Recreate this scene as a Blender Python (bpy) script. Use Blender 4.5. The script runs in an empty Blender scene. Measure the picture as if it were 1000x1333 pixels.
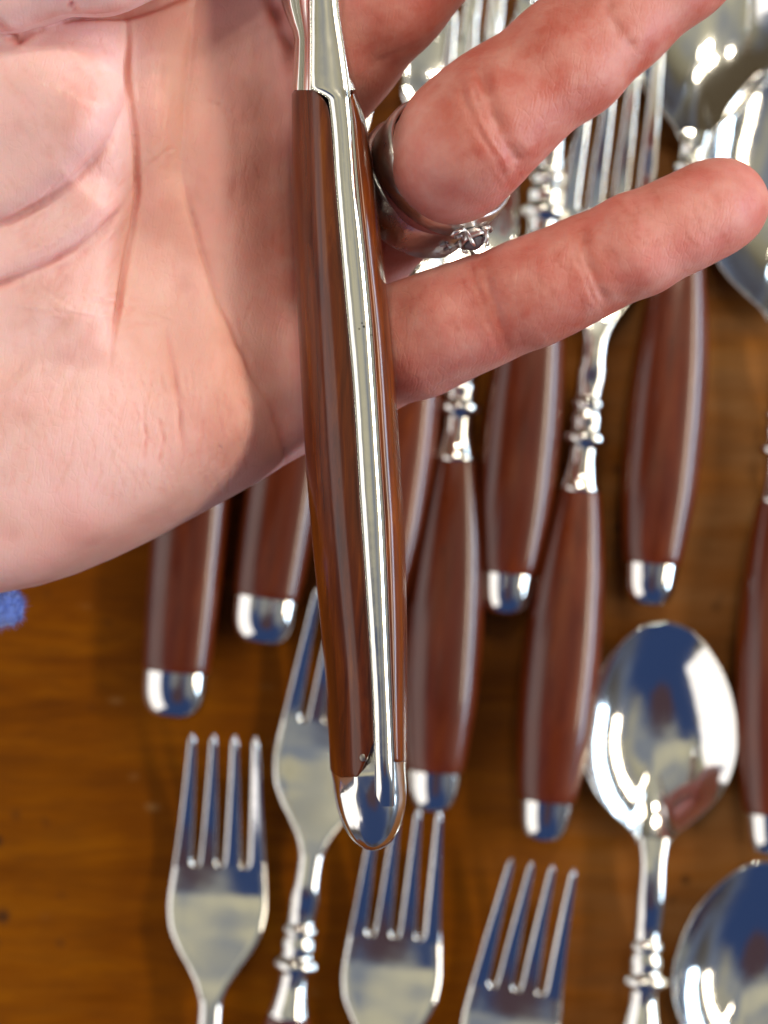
import bpy, bmesh, math, random
import numpy as np
from mathutils import Vector, Matrix, noise as mnoise

random.seed(7); np.random.seed(7)
SC = bpy.context.scene
COL = SC.collection
MM = 0.001
CAM_H = 340.0          # mm above the table top
FPX = 2000.0           # focal length in photograph pixels

# ------------------------------------------------------------------ camera
cam_d = bpy.data.cameras.new('camera'); cam = bpy.data.objects.new('camera', cam_d); COL.objects.link(cam)
cam.location = (0, 0, CAM_H*MM); cam.rotation_euler = (0, 0, 0)
cam_d.sensor_fit = 'HORIZONTAL'; cam_d.sensor_width = 36.0; cam_d.lens = 72.0
cam_d.clip_start = 0.01; cam_d.clip_end = 20.0
cam_d.dof.use_dof = True; cam_d.dof.focus_distance = 0.208; cam_d.dof.aperture_fstop = 22.0
SC.camera = cam
SC.view_settings.view_transform = 'Standard'; SC.view_settings.look = 'None'
SC.view_settings.exposure = 0.15; SC.view_settings.gamma = 1.0

# ------------------------------------------------------------------ the room's light, as a procedural environment
w = bpy.data.worlds.new('World'); SC.world = w; w.use_nodes = True
nt = w.node_tree; N = nt.nodes; Lk = nt.links; N.clear()
out = N.new('ShaderNodeOutputWorld'); bg = N.new('ShaderNodeBackground'); Lk.new(bg.outputs[0], out.inputs[0])
tc = N.new('ShaderNodeTexCoord')
def wblob(center, inner, outer_, warp=0.25):
    """soft patch round a direction: 1 inside, 0 outside (cosines)"""
    nz = N.new('ShaderNodeTexNoise'); nz.inputs['Scale'].default_value = 3.0; nz.inputs['Detail'].default_value = 2.0
    Lk.new(tc.outputs['Generated'], nz.inputs['Vector'])
    v = Vector(center).normalized()
    dot = N.new('ShaderNodeVectorMath'); dot.operation = 'DOT_PRODUCT'; dot.inputs[1].default_value = v
    Lk.new(tc.outputs['Generated'], dot.inputs[0])
    ad = N.new('ShaderNodeMath'); ad.operation = 'MULTIPLY_ADD'; ad.inputs[1].default_value = warp; 
    Lk.new(nz.outputs['Fac'], ad.inputs[0]); Lk.new(dot.outputs['Value'], ad.inputs[2])
    mr = N.new('ShaderNodeMapRange'); mr.interpolation_type = 'SMOOTHSTEP'
    mr.inputs['From Min'].default_value = outer_ + warp*0.5; mr.inputs['From Max'].default_value = inner + warp*0.5
    Lk.new(ad.outputs[0], mr.inputs['Value']); return mr.outputs['Result']
def wmix(fac, a, bcol):
    m = N.new('ShaderNodeMix'); m.data_type = 'RGBA'; Lk.new(fac, m.inputs['Factor'])
    if isinstance(a, tuple): m.inputs['A'].default_value = a
    else: Lk.new(a, m.inputs['A'])
    m.inputs['B'].default_value = bcol; return m.outputs['Result']
sep = N.new('ShaderNodeSeparateXYZ'); Lk.new(tc.outputs['Generated'], sep.inputs[0])
rmp = N.new('ShaderNodeValToRGB'); Lk.new(sep.outputs['Z'], rmp.inputs[0])
e = rmp.color_ramp.elements
e[0].position = 0.0; e[0].color = (0.055, 0.035, 0.018, 1)
e[1].position = 1.0; e[1].color = (0.62, 0.575, 0.41, 1)
for p_, c_ in ((0.22, (0.05, 0.035, 0.022, 1)), (0.5, (0.12, 0.10, 0.065, 1)), (0.75, (0.34, 0.31, 0.21, 1)), (0.9, (0.54, 0.50, 0.35, 1))):
    q = rmp.color_ramp.elements.new(p_); q.color = c_
c = rmp.outputs['Color']
zn = N.new('ShaderNodeTexNoise'); zn.inputs['Scale'].default_value = 2.7; zn.inputs['Detail'].default_value = 1.0; Lk.new(tc.outputs['Generated'], zn.inputs['Vector'])
zr = N.new('ShaderNodeMapRange'); zr.inputs['From Min'].default_value = 0.33; zr.inputs['From Max'].default_value = 0.66; zr.inputs['To Max'].default_value = 0.8; Lk.new(zn.outputs['Fac'], zr.inputs['Value'])
c = wmix(zr.outputs['Result'], c, (0.13, 0.17, 0.27, 1))
c = wmix(wblob((-0.08, -0.76, 0.65), 0.83, 0.63, 0.35), c, (0.030, 0.055, 0.15, 1))      # navy clothes of the one who looks on
c = wmix(wblob((-0.42, -0.45, 0.80), 0.97, 0.89, 0.2), c, (0.030, 0.055, 0.15, 1))
c = wmix(wblob((0.05, -0.34, 0.94), 0.990, 0.965, 0.06), c, (0.075, 0.045, 0.055, 1))      # phone and hands above the table
c = wmix(wblob((-0.75, -0.45, 0.45), 0.95, 0.90), c, (0.10, 0.08, 0.06, 1))
c = wmix(wblob((-0.3, 0.9, 0.35), 0.93, 0.80), c, (0.10, 0.075, 0.045, 1))
Lk.new(c, bg.inputs['Color']); bg.inputs['Strength'].default_value = 0.95

def area(name, loc, target, sx, sy, power, col, spread=180):
    l = bpy.data.lights.new(name, 'AREA'); l.shape = 'RECTANGLE'; l.size = sx; l.size_y = sy
    l.energy = power; l.color = col
    o = bpy.data.objects.new(name, l); COL.objects.link(o); o.location = loc
    o.rotation_euler = (Vector(target)-Vector(loc)).to_track_quat('-Z', 'Y').to_euler(); return o
area('window_light', (1.5, 0.10, 0.50), (0, 0, 0.05), 1.5, 0.24, 20.0, (0.62, 0.80, 1.0))
area('room_light', (1.15, 0.12, 0.92), (0, 0, 0.05), 1.2, 0.15, 11.0, (1.0, 0.86, 0.66))
area('soft_fill_light', (-0.95, -0.25, 0.62), (-0.04, 0.02, 0.12), 1.7, 1.0, 7.5, (1.0, 0.95, 0.92))  # added area lamp, fills the hand from the side of the cream wall
for (x, y, z, p_) in ((0.02, 1.05, 1.30, 9), (0.30, 1.10, 1.30, 9), (0.16, 0.82, 1.38, 9), (-0.35, 1.00, 1.25, 9)):
    l = bpy.data.lights.new('bulb_light', 'POINT'); l.energy = p_; l.shadow_soft_size = 0.045; l.color = (1, 0.90, 0.74)
    o = bpy.data.objects.new('bulb_light', l); COL.objects.link(o); o.location = (x, y, z)

# ------------------------------------------------------------------ helpers
def P(px, py, z):
    """photograph pixel + height above the table (mm) -> metres"""
    d = CAM_H - z
    return Vector(((px-500.0)*d/FPX*MM, (666.5-py)*d/FPX*MM, z*MM))
def tag(o, label=None, cat=None, group=None, kind=None):
    for k, v in (('label', label), ('category', cat), ('group', group), ('kind', kind)):
        if v: o[k] = v
    return o
def empty(name, loc, rz=0):
    o = bpy.data.objects.new(name, None); COL.objects.link(o); o.location = loc; o.rotation_euler = (0, 0, rz)
    o.empty_display_size = 0.01; return o
def mesh_obj(name, verts, faces, mat, parent=None, smooth=True):
    me = bpy.data.meshes.new(name); me.from_pydata([tuple(v) for v in verts], [], faces)
    bm = bmesh.new(); bm.from_mesh(me); bmesh.ops.recalc_face_normals(bm, faces=bm.faces); bm.to_mesh(me); bm.free()
    if smooth: me.polygons.foreach_set('use_smooth', [True]*len(me.polygons))
    me.materials.append(mat); me.update()
    o = bpy.data.objects.new(name, me); COL.objects.link(o)
    if parent: o.parent = parent
    return o
def subsurf(o, lv=1):
    m = o.modifiers.new('s', 'SUBSURF'); m.levels = lv; m.render_levels = lv; return o
def loft(rings, cap0=True, cap1=True):
    n = len(rings[0]); V = []; F = []
    for r in rings: V += list(r)
    for i in range(len(rings)-1):
        for j in range(n):
            a = i*n+j; b = i*n+(j+1) % n
            F.append((a, b, b+n, a+n))
    if cap0: k = len(V); V += list(rings[0]); F.append(tuple(range(k, k+n))[::-1])
    if cap1: k = len(V); V += list(rings[-1]); F.append(tuple(range(k, k+n)))
    return V, F
def interp(x, pts):
    xs = [p[0] for p in pts]; ys = [p[1] for p in pts]
    return float(np.interp(x, xs, ys))
def sinterp(x, pts):
    """smooth (monotone cubic like) interpolation"""
    xs = np.array([p[0] for p in pts], float); ys = np.array([p[1] for p in pts], float)
    if x <= xs[0]: return float(ys[0])
    if x >= xs[-1]: return float(ys[-1])
    d = np.diff(ys)/np.diff(xs); m = np.zeros(len(xs)); m[0] = d[0]; m[-1] = d[-1]
    for i in range(1, len(xs)-1): m[i] = 0 if d[i-1]*d[i] <= 0 else 2*d[i-1]*d[i]/(d[i-1]+d[i])
    i = int(np.searchsorted(xs, x)-1); h = xs[i+1]-xs[i]; t = (x-xs[i])/h
    return float((2*t**3-3*t*t+1)*ys[i]+(t**3-2*t*t+t)*h*m[i]+(-2*t**3+3*t*t)*ys[i+1]+(t**3-t*t)*h*m[i+1])
def lathe_y(profile, steps, seg=28, zs=1.0, z0=lambda y: 0.0, power=2.0):
    """profile [(y, r)], axis along y, superelliptic section"""
    ys = steps; rings = []
    for y in ys:
        r = sinterp(y, profile); ring = []
        for k in range(seg):
            a = 2*math.pi*k/seg; ca, sa = math.cos(a), math.sin(a)
            px_ = math.copysign(abs(ca)**(2/power), ca); pz_ = math.copysign(abs(sa)**(2/power), sa)
            ring.append((r*px_*MM, y*MM, (z0(y)+r*zs*pz_)*MM))
        rings.append(ring)
    return loft(rings)

# ------------------------------------------------------------------ materials
def new_mat(name):
    m = bpy.data.materials.new(name); m.use_nodes = True
    return m, m.node_tree.nodes, m.node_tree.links, m.node_tree.nodes['Principled BSDF']
def texco(N, L, scale=(1, 1, 1), kind='Object', rot=(0, 0, 0)):
    t = N.new('ShaderNodeTexCoord'); mp = N.new('ShaderNodeMapping'); mp.inputs['Scale'].default_value = scale
    mp.inputs['Rotation'].default_value = rot
    L.new(t.outputs[kind], mp.inputs['Vector']); return mp.outputs['Vector']
def noise(N, L, vec, scale, detail=4, rough=0.55, dist=0.0):
    n = N.new('ShaderNodeTexNoise'); n.inputs['Scale'].default_value = scale; n.inputs['Detail'].default_value = detail
    n.inputs['Roughness'].default_value = rough; n.inputs['Distortion'].default_value = dist
    L.new(vec, n.inputs['Vector']); return n.outputs['Fac']
def ramp(N, L, fac, stops):
    r = N.new('ShaderNodeValToRGB'); L.new(fac, r.inputs[0]); el = r.color_ramp.elements
    el[0].position, el[0].color = stops[0][0], stops[0][1]+(1,) if len(stops[0][1]) == 3 else stops[0][1]
    el[1].position, el[1].color = stops[-1][0], stops[-1][1]+(1,)
    for p_, c_ in stops[1:-1]:
        q = el.new(p_); q.color = c_+(1,)
    return r.outputs['Color']
def mixc(N, L, fac, a, b, blend='MIX'):
    m = N.new('ShaderNodeMix'); m.data_type = 'RGBA'; m.blend_type = blend
    for s, v in (('Factor', fac), ('A', a), ('B', b)):
        if isinstance(v, (int, float)): m.inputs[s].default_value = v
        elif isinstance(v, tuple): m.inputs[s].default_value = v if len(v) == 4 else v+(1,)
        else: L.new(v, m.inputs[s])
    return m.outputs['Result']
def maprange(N, L, v, a, b, c_, d):
    m = N.new('ShaderNodeMapRange'); L.new(v, m.inputs['Value'])
    for s, x in (('From Min', a), ('From Max', b), ('To Min', c_), ('To Max', d)): m.inputs[s].default_value = x
    return m.outputs['Result']
def bump(N, L, h, strength, dist, prev=None):
    b = N.new('ShaderNodeBump'); b.inputs['Strength'].default_value = strength; b.inputs['Distance'].default_value = dist
    L.new(h, b.inputs['Height'])
    if prev is not None: L.new(prev, b.inputs['Normal'])
    return b.outputs['Normal']

def metal(name, base, rough, smudge=0.08, bumps=0.15, bscale=120):
    m, N, L, b = new_mat(name)
    v = texco(N, L)
    b.inputs['Metallic'].default_value = 1.0
    n1 = noise(N, L, v, 90, 5, 0.6); n2 = noise(N, L, v, 420, 3, 0.6)
    scr = noise(N, L, texco(N, L, (1, 0.05, 1)), 2200, 2, 0.5)
    L.new(mixc(N, L, maprange(N, L, n1, 0.35, 0.75, 0.0, 0.35), base, tuple(x*0.86 for x in base)), b.inputs['Base Color'])
    L.new(maprange(N, L, n1, 0.3, 0.75, rough, rough+smudge), b.inputs['Roughness'])
    L.new(bump(N, L, noise(N, L, v, bscale, 2, 0.5), bumps, 0.0006, bump(N, L, scr, 0.05, 0.00006, bump(N, L, n2, 0.08, 0.00015))), b.inputs['Normal'])
    return m
M_STEEL = metal('polished_steel', (0.78, 0.77, 0.73), 0.07, 0.06)
M_SPINE = metal('knife_steel', (0.80, 0.78, 0.72), 0.11, 0.10, 0.20, 160)
def add_pits(m):
    N, L = m.node_tree.nodes, m.node_tree.links; b = N['Principled BSDF']
    v = texco(N, L)
    vo = N.new('ShaderNodeTexVoronoi'); vo.inputs['Scale'].default_value = 1500; L.new(v, vo.inputs['Vector'])
    patch = maprange(N, L, noise(N, L, v, 85, 2), 0.70, 0.73, 0, 1)
    dot = maprange(N, L, vo.outputs['Distance'], 0.18, 0.3, 1, 0)
    mm = N.new('ShaderNodeMath'); mm.operation = 'MULTIPLY'; L.new(patch, mm.inputs[0]); L.new(dot, mm.inputs[1])
    src = b.inputs['Base Color'].links[0].from_socket
    L.new(mixc(N, L, mm.outputs[0], src, (0.12, 0.10, 0.07)), b.inputs['Base Color'])
add_pits(M_SPINE)
M_RING = metal('ring_silver', (0.82, 0.79, 0.76), 0.26, 0.14, 0.2, 500)
M_RING2 = metal('ring_bright_silver', (0.80, 0.79, 0.78), 0.24, 0.12, 0.3, 500)

def handle_mat(name, c0, c1, c2, rough, grain=1.0, coat=0.3, along_y=True):
    m, N, L, b = new_mat(name)
    oi = N.new('ShaderNodeObjectInfo')
    v = texco(N, L, (1, 0.10, 1))
    ad = N.new('ShaderNodeVectorMath'); ad.operation = 'ADD'; L.new(v, ad.inputs[0])
    cx = N.new('ShaderNodeCombineXYZ'); 
    mu = N.new('ShaderNodeMath'); mu.operation = 'MULTIPLY'; mu.inputs[1].default_value = 13.0
    L.new(oi.outputs['Random'], mu.inputs[0]); L.new(mu.outputs[0], cx.inputs[0]); L.new(cx.outputs[0], ad.inputs[1])
    vv = ad.outputs[0]
    g = noise(N, L, vv, 520, 6, 0.65, 0.6); g2 = noise(N, L, vv, 75, 3, 0.5)
    col = ramp(N, L, g, [(0.3, c0), (0.55, c1), (0.8, c2)])
    col = mixc(N, L, maprange(N, L, g2, 0.35, 0.7, 0, 0.7), col, c0)
    v2 = texco(N, L, (1, 0.35, 1))
    sp = maprange(N, L, noise(N, L, v2, 480, 3, 0.6), 0.68, 0.76, 0, 0.65)      # small dark flecks of wear
    col = mixc(N, L, sp, col, (0.012, 0.006, 0.004))
    L.new(col, b.inputs['Base Color'])
    L.new(maprange(N, L, noise(N, L, v2, 160, 4), 0.3, 0.7, rough, rough+0.12), b.inputs['Roughness'])
    b.inputs['Specular IOR Level'].default_value = 0.28; b.inputs['Coat Weight'].default_value = coat; b.inputs['Coat Roughness'].default_value = 0.13
    L.new(bump(N, L, g, 0.10*grain, 0.0003), b.inputs['Normal'])
    return m
M_WOOD = handle_mat('handle_redwood', (0.070, 0.010, 0.002), (0.135, 0.022, 0.003), (0.22, 0.046, 0.006), 0.26, 0.4, 0.6)
M_WOOD2 = handle_mat('handle_redwood_polished', (0.035, 0.006, 0.0015), (0.160, 0.030, 0.002), (0.32, 0.085, 0.003), 0.16, 0.4, 0.3)

# table wood
M_TABLE, N, L, b = new_mat('table_wood')
v = texco(N, L, (1.0, 6.0, 1.0)); v0 = texco(N, L)
g = noise(N, L, v, 16, 8, 0.7, 0.8); g2 = noise(N, L, v, 75, 6, 0.65, 0.4); bigN = noise(N, L, v0, 9, 3, 0.5)
col = ramp(N, L, g, [(0.28, (0.100, 0.024, 0.0)), (0.5, (0.195, 0.052, 0.0)), (0.72, (0.295, 0.092, 0.0005))])
col = mixc(N, L, maprange(N, L, g2, 0.45, 0.75, 0, 0.45), col, (0.060, 0.016, 0.0005))
col = mixc(N, L, maprange(N, L, bigN, 0.35, 0.75, 0, 0.5), col, (0.17, 0.050, 0.001))
sx = N.new('ShaderNodeSeparateXYZ'); L.new(v0, sx.inputs[0])
# worn, greyer varnish on the right of the table
worn = N.new('ShaderNodeMath'); worn.operation = 'MULTIPLY'
L.new(maprange(N, L, sx.outputs['X'], 0.015, 0.07, 0, 1), worn.inputs[0]); L.new(maprange(N, L, noise(N, L, v, 22, 5), 0.3, 0.65, 0.1, 0.8), worn.inputs[1])
col = mixc(N, L, worn.outputs[0], col, (0.27, 0.125, 0.042))
# dents: dark flecks, pale specks
vo = N.new('ShaderNodeTexVoronoi'); vo.inputs['Scale'].default_value = 110; L.new(v0, vo.inputs['Vector'])
flk = N.new('ShaderNodeMath'); flk.operation = 'MULTIPLY'
L.new(maprange(N, L, vo.outputs['Distance'], 0.10, 0.22, 1, 0), flk.inputs[0]); L.new(maprange(N, L, noise(N, L, v0, 33, 3), 0.53, 0.60, 0, 0.85), flk.inputs[1])
col = mixc(N, L, flk.outputs[0], col, (0.022, 0.012, 0.008))
vp = N.new('ShaderNodeTexVoronoi'); vp.inputs['Scale'].default_value = 130; L.new(texco(N, L, (0.6, 1.3, 1)), vp.inputs['Vector'])
pl = N.new('ShaderNodeMath'); pl.operation = 'MULTIPLY'
L.new(maprange(N, L, vp.outputs['Distance'], 0.06, 0.2, 1, 0), pl.inputs[0]); L.new(maprange(N, L, noise(N, L, v0, 51, 2), 0.55, 0.62, 0, 0.5), pl.inputs[1])
col = mixc(N, L, pl.outputs[0], col, (0.36, 0.20, 0.07))
L.new(col, b.inputs['Base Color'])
L.new(maprange(N, L, g2, 0.3, 0.7, 0.30, 0.46), b.inputs['Roughness'])
b.inputs['Specular IOR Level'].default_value = 0.08
L.new(bump(N, L, g2, 0.25, 0.0004), b.inputs['Normal'])

# ------------------------------------------------------------------ the table
V, F = [], []
bm = bmesh.new(); bmesh.ops.create_cube(bm, size=1.0)
for vv in bm.verts: vv.co = Vector((vv.co.x*1.4, vv.co.y*0.95, vv.co.z*0.028-0.014))
bmesh.ops.bevel(bm, geom=list(bm.edges), offset=0.004, segments=3, affect='EDGES')
me = bpy.data.meshes.new('table'); bm.to_mesh(me); bm.free(); me.materials.append(M_TABLE)
tbl = bpy.data.objects.new('table', me); COL.objects.link(tbl)
tag(tbl, 'brown varnished wooden table top under all the cutlery', 'table')

# ------------------------------------------------------------------ cutlery
HANDLE_END = 76.5      # mm, where the wood meets the collar
ZC = 6.8               # height of the handle's axis
def frange(a, b_, n): return [a+(b_-a)*i/(n-1) for i in range(n)]
def build_handle(root, kind='fork'):
    if kind == 'knife':
        V, F = lathe_y([(0, 0.6), (0.12, 2.3), (0.5, 3.8), (1.4, 5.2), (3.2, 6.4), (6, 7.0), (10.5, 7.2)], [0, 0.1, 0.3, 0.6, 1.2, 2, 3.2, 4.5, 6, 8, 10.3, 10.5], 32, 0.72, lambda y: ZC, 2.3); mesh_obj('end_cap', V, F, M_STEEL, root)
        V, F = lathe_y([(10.5, 7.1), (10.8, 7.35), (30, 8.1), (60, 8.4), (84, 7.4), (95, 6.2)], [10.5, 10.6, 10.8]+frange(12, 94.8, 26)+[95], 36, 0.72, lambda y: ZC, 2.3); mesh_obj('handle', V, F, M_WOOD, root)
        return
    cap = [(0, 0.6), (0.10, 1.9), (0.5, 3.2), (1.3, 4.3), (2.8, 5.2), (5, 5.7), (9.3, 6.15)]
    ys = [0, 0.08, 0.25, 0.5, 0.9, 1.5, 2.4, 3.6, 5, 7, 9.1, 9.3]
    V, F = lathe_y(cap, ys, 32, 0.86, lambda y: ZC, 2.1); mesh_obj('end_cap', V, F, M_STEEL, root)
    wood = [(9.3, 6.05), (9.6, 6.28), (16, 7.2), (28, 8.3), (40, 8.45), (54, 7.85), (66, 6.5), (74, 5.15), (76.5, 4.65)]
    ys = [9.3, 9.4, 9.6]+frange(11, 76.3, 26)+[76.5]
    V, F = lathe_y(wood, ys, 36, 0.80, lambda y: ZC, 2.25); mesh_obj('handle', V, F, M_WOOD, root)
def build_collar(root, neck_end, neck_w):
    e0 = HANDLE_END
    pr = [(0, 4.55), (0.5, 4.75), (1.2, 4.5), (4, 3.7), (7.5, 3.15), (9.3, 3.2), (9.9, 3.6), (10.5, 4.7), (11.5, 5.0), (12.5, 4.6), (13.0, 3.6), (14.0, 3.5),
          (15.4, 3.75), (16.8, 3.4), (17.6, 3.1), (18.3, 3.7), (19.0, 3.85), (19.7, 3.5), (20.3, 3.0), (21.5, 2.95), (23, 3.0)]
    pr = [(e0+a, r_) for a, r_ in pr]
    V, F = lathe_y(pr, frange(e0, e0+23, 70), 26, 0.92, lambda y: ZC, 2.0); mesh_obj('collar', V, F, M_STEEL, root)
    return e0+23
def section(y, hw, z, th, crown=0.0, dish=0.0, n=20):
    """flat rounded section of half-width hw, thickness th, centred on z"""
    ring = []
    for k in range(n):
        a = 2*math.pi*k/n; ca, sa = math.cos(a), math.sin(a)
        x = math.copysign(abs(ca)**0.75, ca)*hw
        zz = math.copysign(abs(sa)**0.8, sa)*th*0.5
        ring.append((x*MM, y*MM, (z+zz+dish*(x*x))*MM))
    return ring
def build_fork(neck_len, tine_len, seed=0):
    """origin at the end of the handle, tines towards +y"""
    root = empty('fork', (0, 0, 0))
    build_handle(root); y0 = build_collar(root, 0, 0)
    se = HANDLE_END+neck_len                     # where the slots end
    zc = [(y0, ZC), (y0+6, ZC+1.3), (se-26, ZC+1.0), (se-14, 4.6), (se-5, 2.7), (se, 2.6), (se+7, 3.3), (se+17, 5.4), (se+tine_len, 9.2)]
    hwp = [(y0, 2.95), (y0+3, 3.05), (se-34, 2.6), (se-29, 2.45), (se-25, 3.4), (se-21, 5.6), (se-17, 8.3), (se-12.5, 10.3), (se-7.5, 10.95), (se-3, 10.6), (se, 10.25)]
    thp = [(y0, 5.4), (y0+4, 4.6), (se-30, 3.4), (se-22, 2.3), (se-10, 1.9), (se, 1.8)]
    yn = se-27
    rings = [section(y, sinterp(y, hwp), sinterp(y, zc), sinterp(y, thp), n=24) for y in frange(y0-0.4, yn, 16)]
    V, F = loft(rings); mesh_obj('neck', V, F, M_STEEL, root)
    # head plate as a grid: top and underside following the same dished surface
    def surf(x, y, hw):
        return sinterp(y, zc)+0.010*x*x*max(0, 1-max(0, se-12-y)/14)
    def plate(intervals, name):
        """intervals: [(y, a, b, edge)] -> closed shell"""
        n = 13; rings = []
        for (y, a, b_, er) in intervals:
            th = sinterp(y, thp) if y < se else 1.8-0.5*(y-se)/tine_len
            ring = []
            us = [0.5-0.5*math.cos(math.pi*i/(n-1)) for i in range(n)]
            for top in (1, -1):
                seq = us if top == 1 else us[::-1]
                for u in seq:
                    x = a+(b_-a)*u; dl, dr = (x-a), (b_-x)
                    k = 1.0
                    for d_, ee in ((dl, er[0]), (dr, er[1])):
                        if ee > 0.01: k *= math.sqrt(max(0.0, 1-max(0.0, 1-d_/ee)**2))
                    k = max(k, 0.06)
                    ring.append((x*MM, y*MM, (surf(x, y, 0)+top*th*0.5*k)*MM))
            rings.append(ring)
        V, F = loft(rings); return mesh_obj(name, V, F, M_STEEL, root)
    iv = []
    for y in frange(yn-0.3, se, 34):
        hw = sinterp(y, hwp); er = min(0.9, hw*0.4)
        iv.append((y, -hw, hw, (er, er)))
    plate(iv, 'head')
    for t in range(4):
        iv = []
        for i in range(30):
            f = (i/29)**1.5; y = se+f*tine_len; q = y-se
            slot = 1.35*math.sqrt(min(1, q/1.3))+1.55*f
            ow = 10.25-2.7*f**0.9                # outer half width of the fan of tines
            pass
            tw = (2*ow-3*slot)/4
            a = -ow+t*(tw+slot); b_ = a+tw
            if f > 0.93:
                s_ = math.sqrt(max(0.02, 1-((f-0.93)/0.07)**2)); m_ = (a+b_)/2; a = m_-(m_-a)*s_; b_ = m_+(b_-m_)*s_
            er_in = min(0.55, slot*0.5, tw*0.45)
            er = min(0.6, tw*0.45)
            iv.append((y, a, b_, (er if t == 0 else er_in, er if t == 3 else er_in)))
        plate(iv, 'tine')
    return root
def build_spoon(neck_len, bl=48.0, bw=16.8):
    root = empty('spoon', (0, 0, 0))
    build_handle(root); y0 = build_collar(root, 0, 0)
    yb = HANDLE_END+neck_len                    # root of the bowl
    # neck
    zc = [(y0, ZC), (y0+5, ZC+1.5), (yb-4, ZC+3.0), (yb+4, ZC+1.2)]
    rings = [section(y, sinterp(y, [(y0, 2.95), (y0+5, 3.0), (yb-4, 2.7), (yb+1.5, 3.2)]), sinterp(y, [(y0, ZC), (y0+6, ZC+1.5), (yb-5, ZC+2.0), (yb+1.5, ZC+1.2)]),
                     sinterp(y, [(y0, 5.4), (yb-6, 3.4), (yb+1.5, 2.0)]), n=24) for y in frange(y0-0.4, yb+1.5, 18)]
    V, F = loft(rings); mesh_obj('neck', V, F, M_STEEL, root)
    # bowl: outline half-width along its length (0 at the neck, 1 at the tip)
    op = [(0, 0.19), (0.04, 0.25), (0.10, 0.45), (0.16, 0.64), (0.24, 0.82), (0.34, 0.95), (0.45, 1.0), (0.57, 0.975), (0.68, 0.90), (0.78, 0.78), (0.87, 0.61), (0.94, 0.42), (0.985, 0.21), (1.0, 0.0)]
    rim_z = lambda s: 6.8+1.2*(1-s)**2*1.0+0.6*s
    depth = 6.6
    outl = []
    ss = [0.5-0.5*math.cos(math.pi*i/40) for i in range(41)]
    for s in ss: outl.append((sinterp(s, op)*bw, s))
    bnd = [(x, s) for x, s in outl]+[(-x, s) for x, s in outl[::-1][1:]]
    # ring of boundary points, closed; centre of the bowl at s=0.47
    nb = len(bnd); nr = 14; V = []; F = []
    for side, off in ((0, 0.0), (1, -1.15)):
        for r in range(nr+1):
            q = r/nr; rr = math.sin(q*math.pi/2) if r else 0
            for (x, s) in bnd:
                cs = 0.47; xx = x*rr; s2 = cs+(s-cs)*rr
                inset = 0.0
                zz = rim_z(s2)-depth*(1-rr**2.3)*1.0+off*(1 if rr < 0.99 else 0.85)
                V.append((xx*MM, (yb+s2*bl)*MM, zz*MM))
    base = (nr+1)*nb
    for side in (0, 1):
        o = side*base
        for r in range(nr):
            for j in range(nb):
                a = o+r*nb+j; b_ = o+r*nb+(j+1) % nb
                F.append((a, b_, b_+nb, a+nb) if r else (a, b_+nb, a+nb))
    # rounded rim: a slightly proud middle ring
    k0 = len(V)
    for j, (x, s) in enumerate(bnd):
        zz = rim_z(s)-0.5; nx = x*1.0
        V.append(((x+math.copysign(0.25, x) if abs(x) > 0.3 else x)*MM, (yb+s*bl+(0.25 if s > 0.9 else 0))*MM, zz*MM))
    for j in range(nb):
        a = nr*nb+j; b_ = nr*nb+(j+1) % nb; F.append((a, b_, k0+(j+1) % nb, k0+j)); F.append((k0+j, k0+(j+1) % nb, base+b_, base+a))
    me_o = mesh_obj('bowl', V, F, M_STEEL, root)
    bm = bmesh.new(); bm.from_mesh(me_o.data); bmesh.ops.remove_doubles(bm, verts=bm.verts, dist=1e-6)
    bmesh.ops.recalc_face_normals(bm, faces=bm.faces); bm.to_mesh(me_o.data); bm.free()
    me_o.data.polygons.foreach_set('use_smooth', [True]*len(me_o.data.polygons))
    return root
def copy_tree(o, parent=None):
    c_ = o.copy(); COL.objects.link(c_); c_.parent = parent
    for ch in list(o.children): copy_tree(ch, c_)
    return c_
def place(root, end_px, to_px, label, cat, group, roll=0.0, dz=0.0):
    a = P(end_px[0], end_px[1], 7); b_ = P(to_px[0], to_px[1], 7); d = b_-a
    root.location = (a.x, a.y, dz*MM); root.rotation_euler = (0, roll, math.atan2(d.y, d.x)-math.pi/2)
    tag(root, label, cat, group)

def build_knife():
    root = empty('table_knife', (0, 0, 0)); build_handle(root, 'knife')
    V, F = lathe_y([(95, 6.2), (97, 6.3), (99, 5.0), (104, 4.2), (110, 4.8)], frange(95, 110, 24), 26, 0.7, lambda y: ZC); mesh_obj('bolster', V, F, M_STEEL, root)
    rings = [section(y, sinterp(y, [(108, 4.6), (118, 6.6), (180, 7.0), (200, 5.0), (208, 0.6)]), ZC-0.5, 1.6, n=16) for y in frange(108, 208, 30)]
    V, F = loft(rings); mesh_obj('blade', V, F, M_STEEL, root); return root
small = build_fork(63.0, 30.0); used = []
def use(proto):
    if proto not in used: used.append(proto); return proto
    return copy_tree(proto)
PXMM = 333.0/2000
def down(from_px, deg, mm_):
    """pixel reached going mm_ along the table in a direction deg from straight down (positive = to the left)"""
    r_ = math.radians(deg); return (from_px[0]-math.sin(r_)*mm_/PXMM, from_px[1]+math.cos(r_)*mm_/PXMM)
FG = 'forks lying on the table'; SG = 'spoons lying on the table'
def fork_at(proto, slot_px, deg, neck_len, label, roll=0.0, dz=0):
    end = down(slot_px, deg, HANDLE_END+neck_len)
    place(use(proto), end, slot_px, label, 'fork', FG, roll, dz)
fork_at(small, (284, 1135), 3.0, 63, 'leftmost small fork with its four tines on bare brown table')
fork_at(small, (424, 947), 8.0, 63, 'small fork half hidden behind the held knife pommel, its ringed collar showing', 0.10)
fork_at(small, (514, 1228), 5.5, 63, 'small fork whose tines point up at the tip of the held knife pommel')
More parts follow.
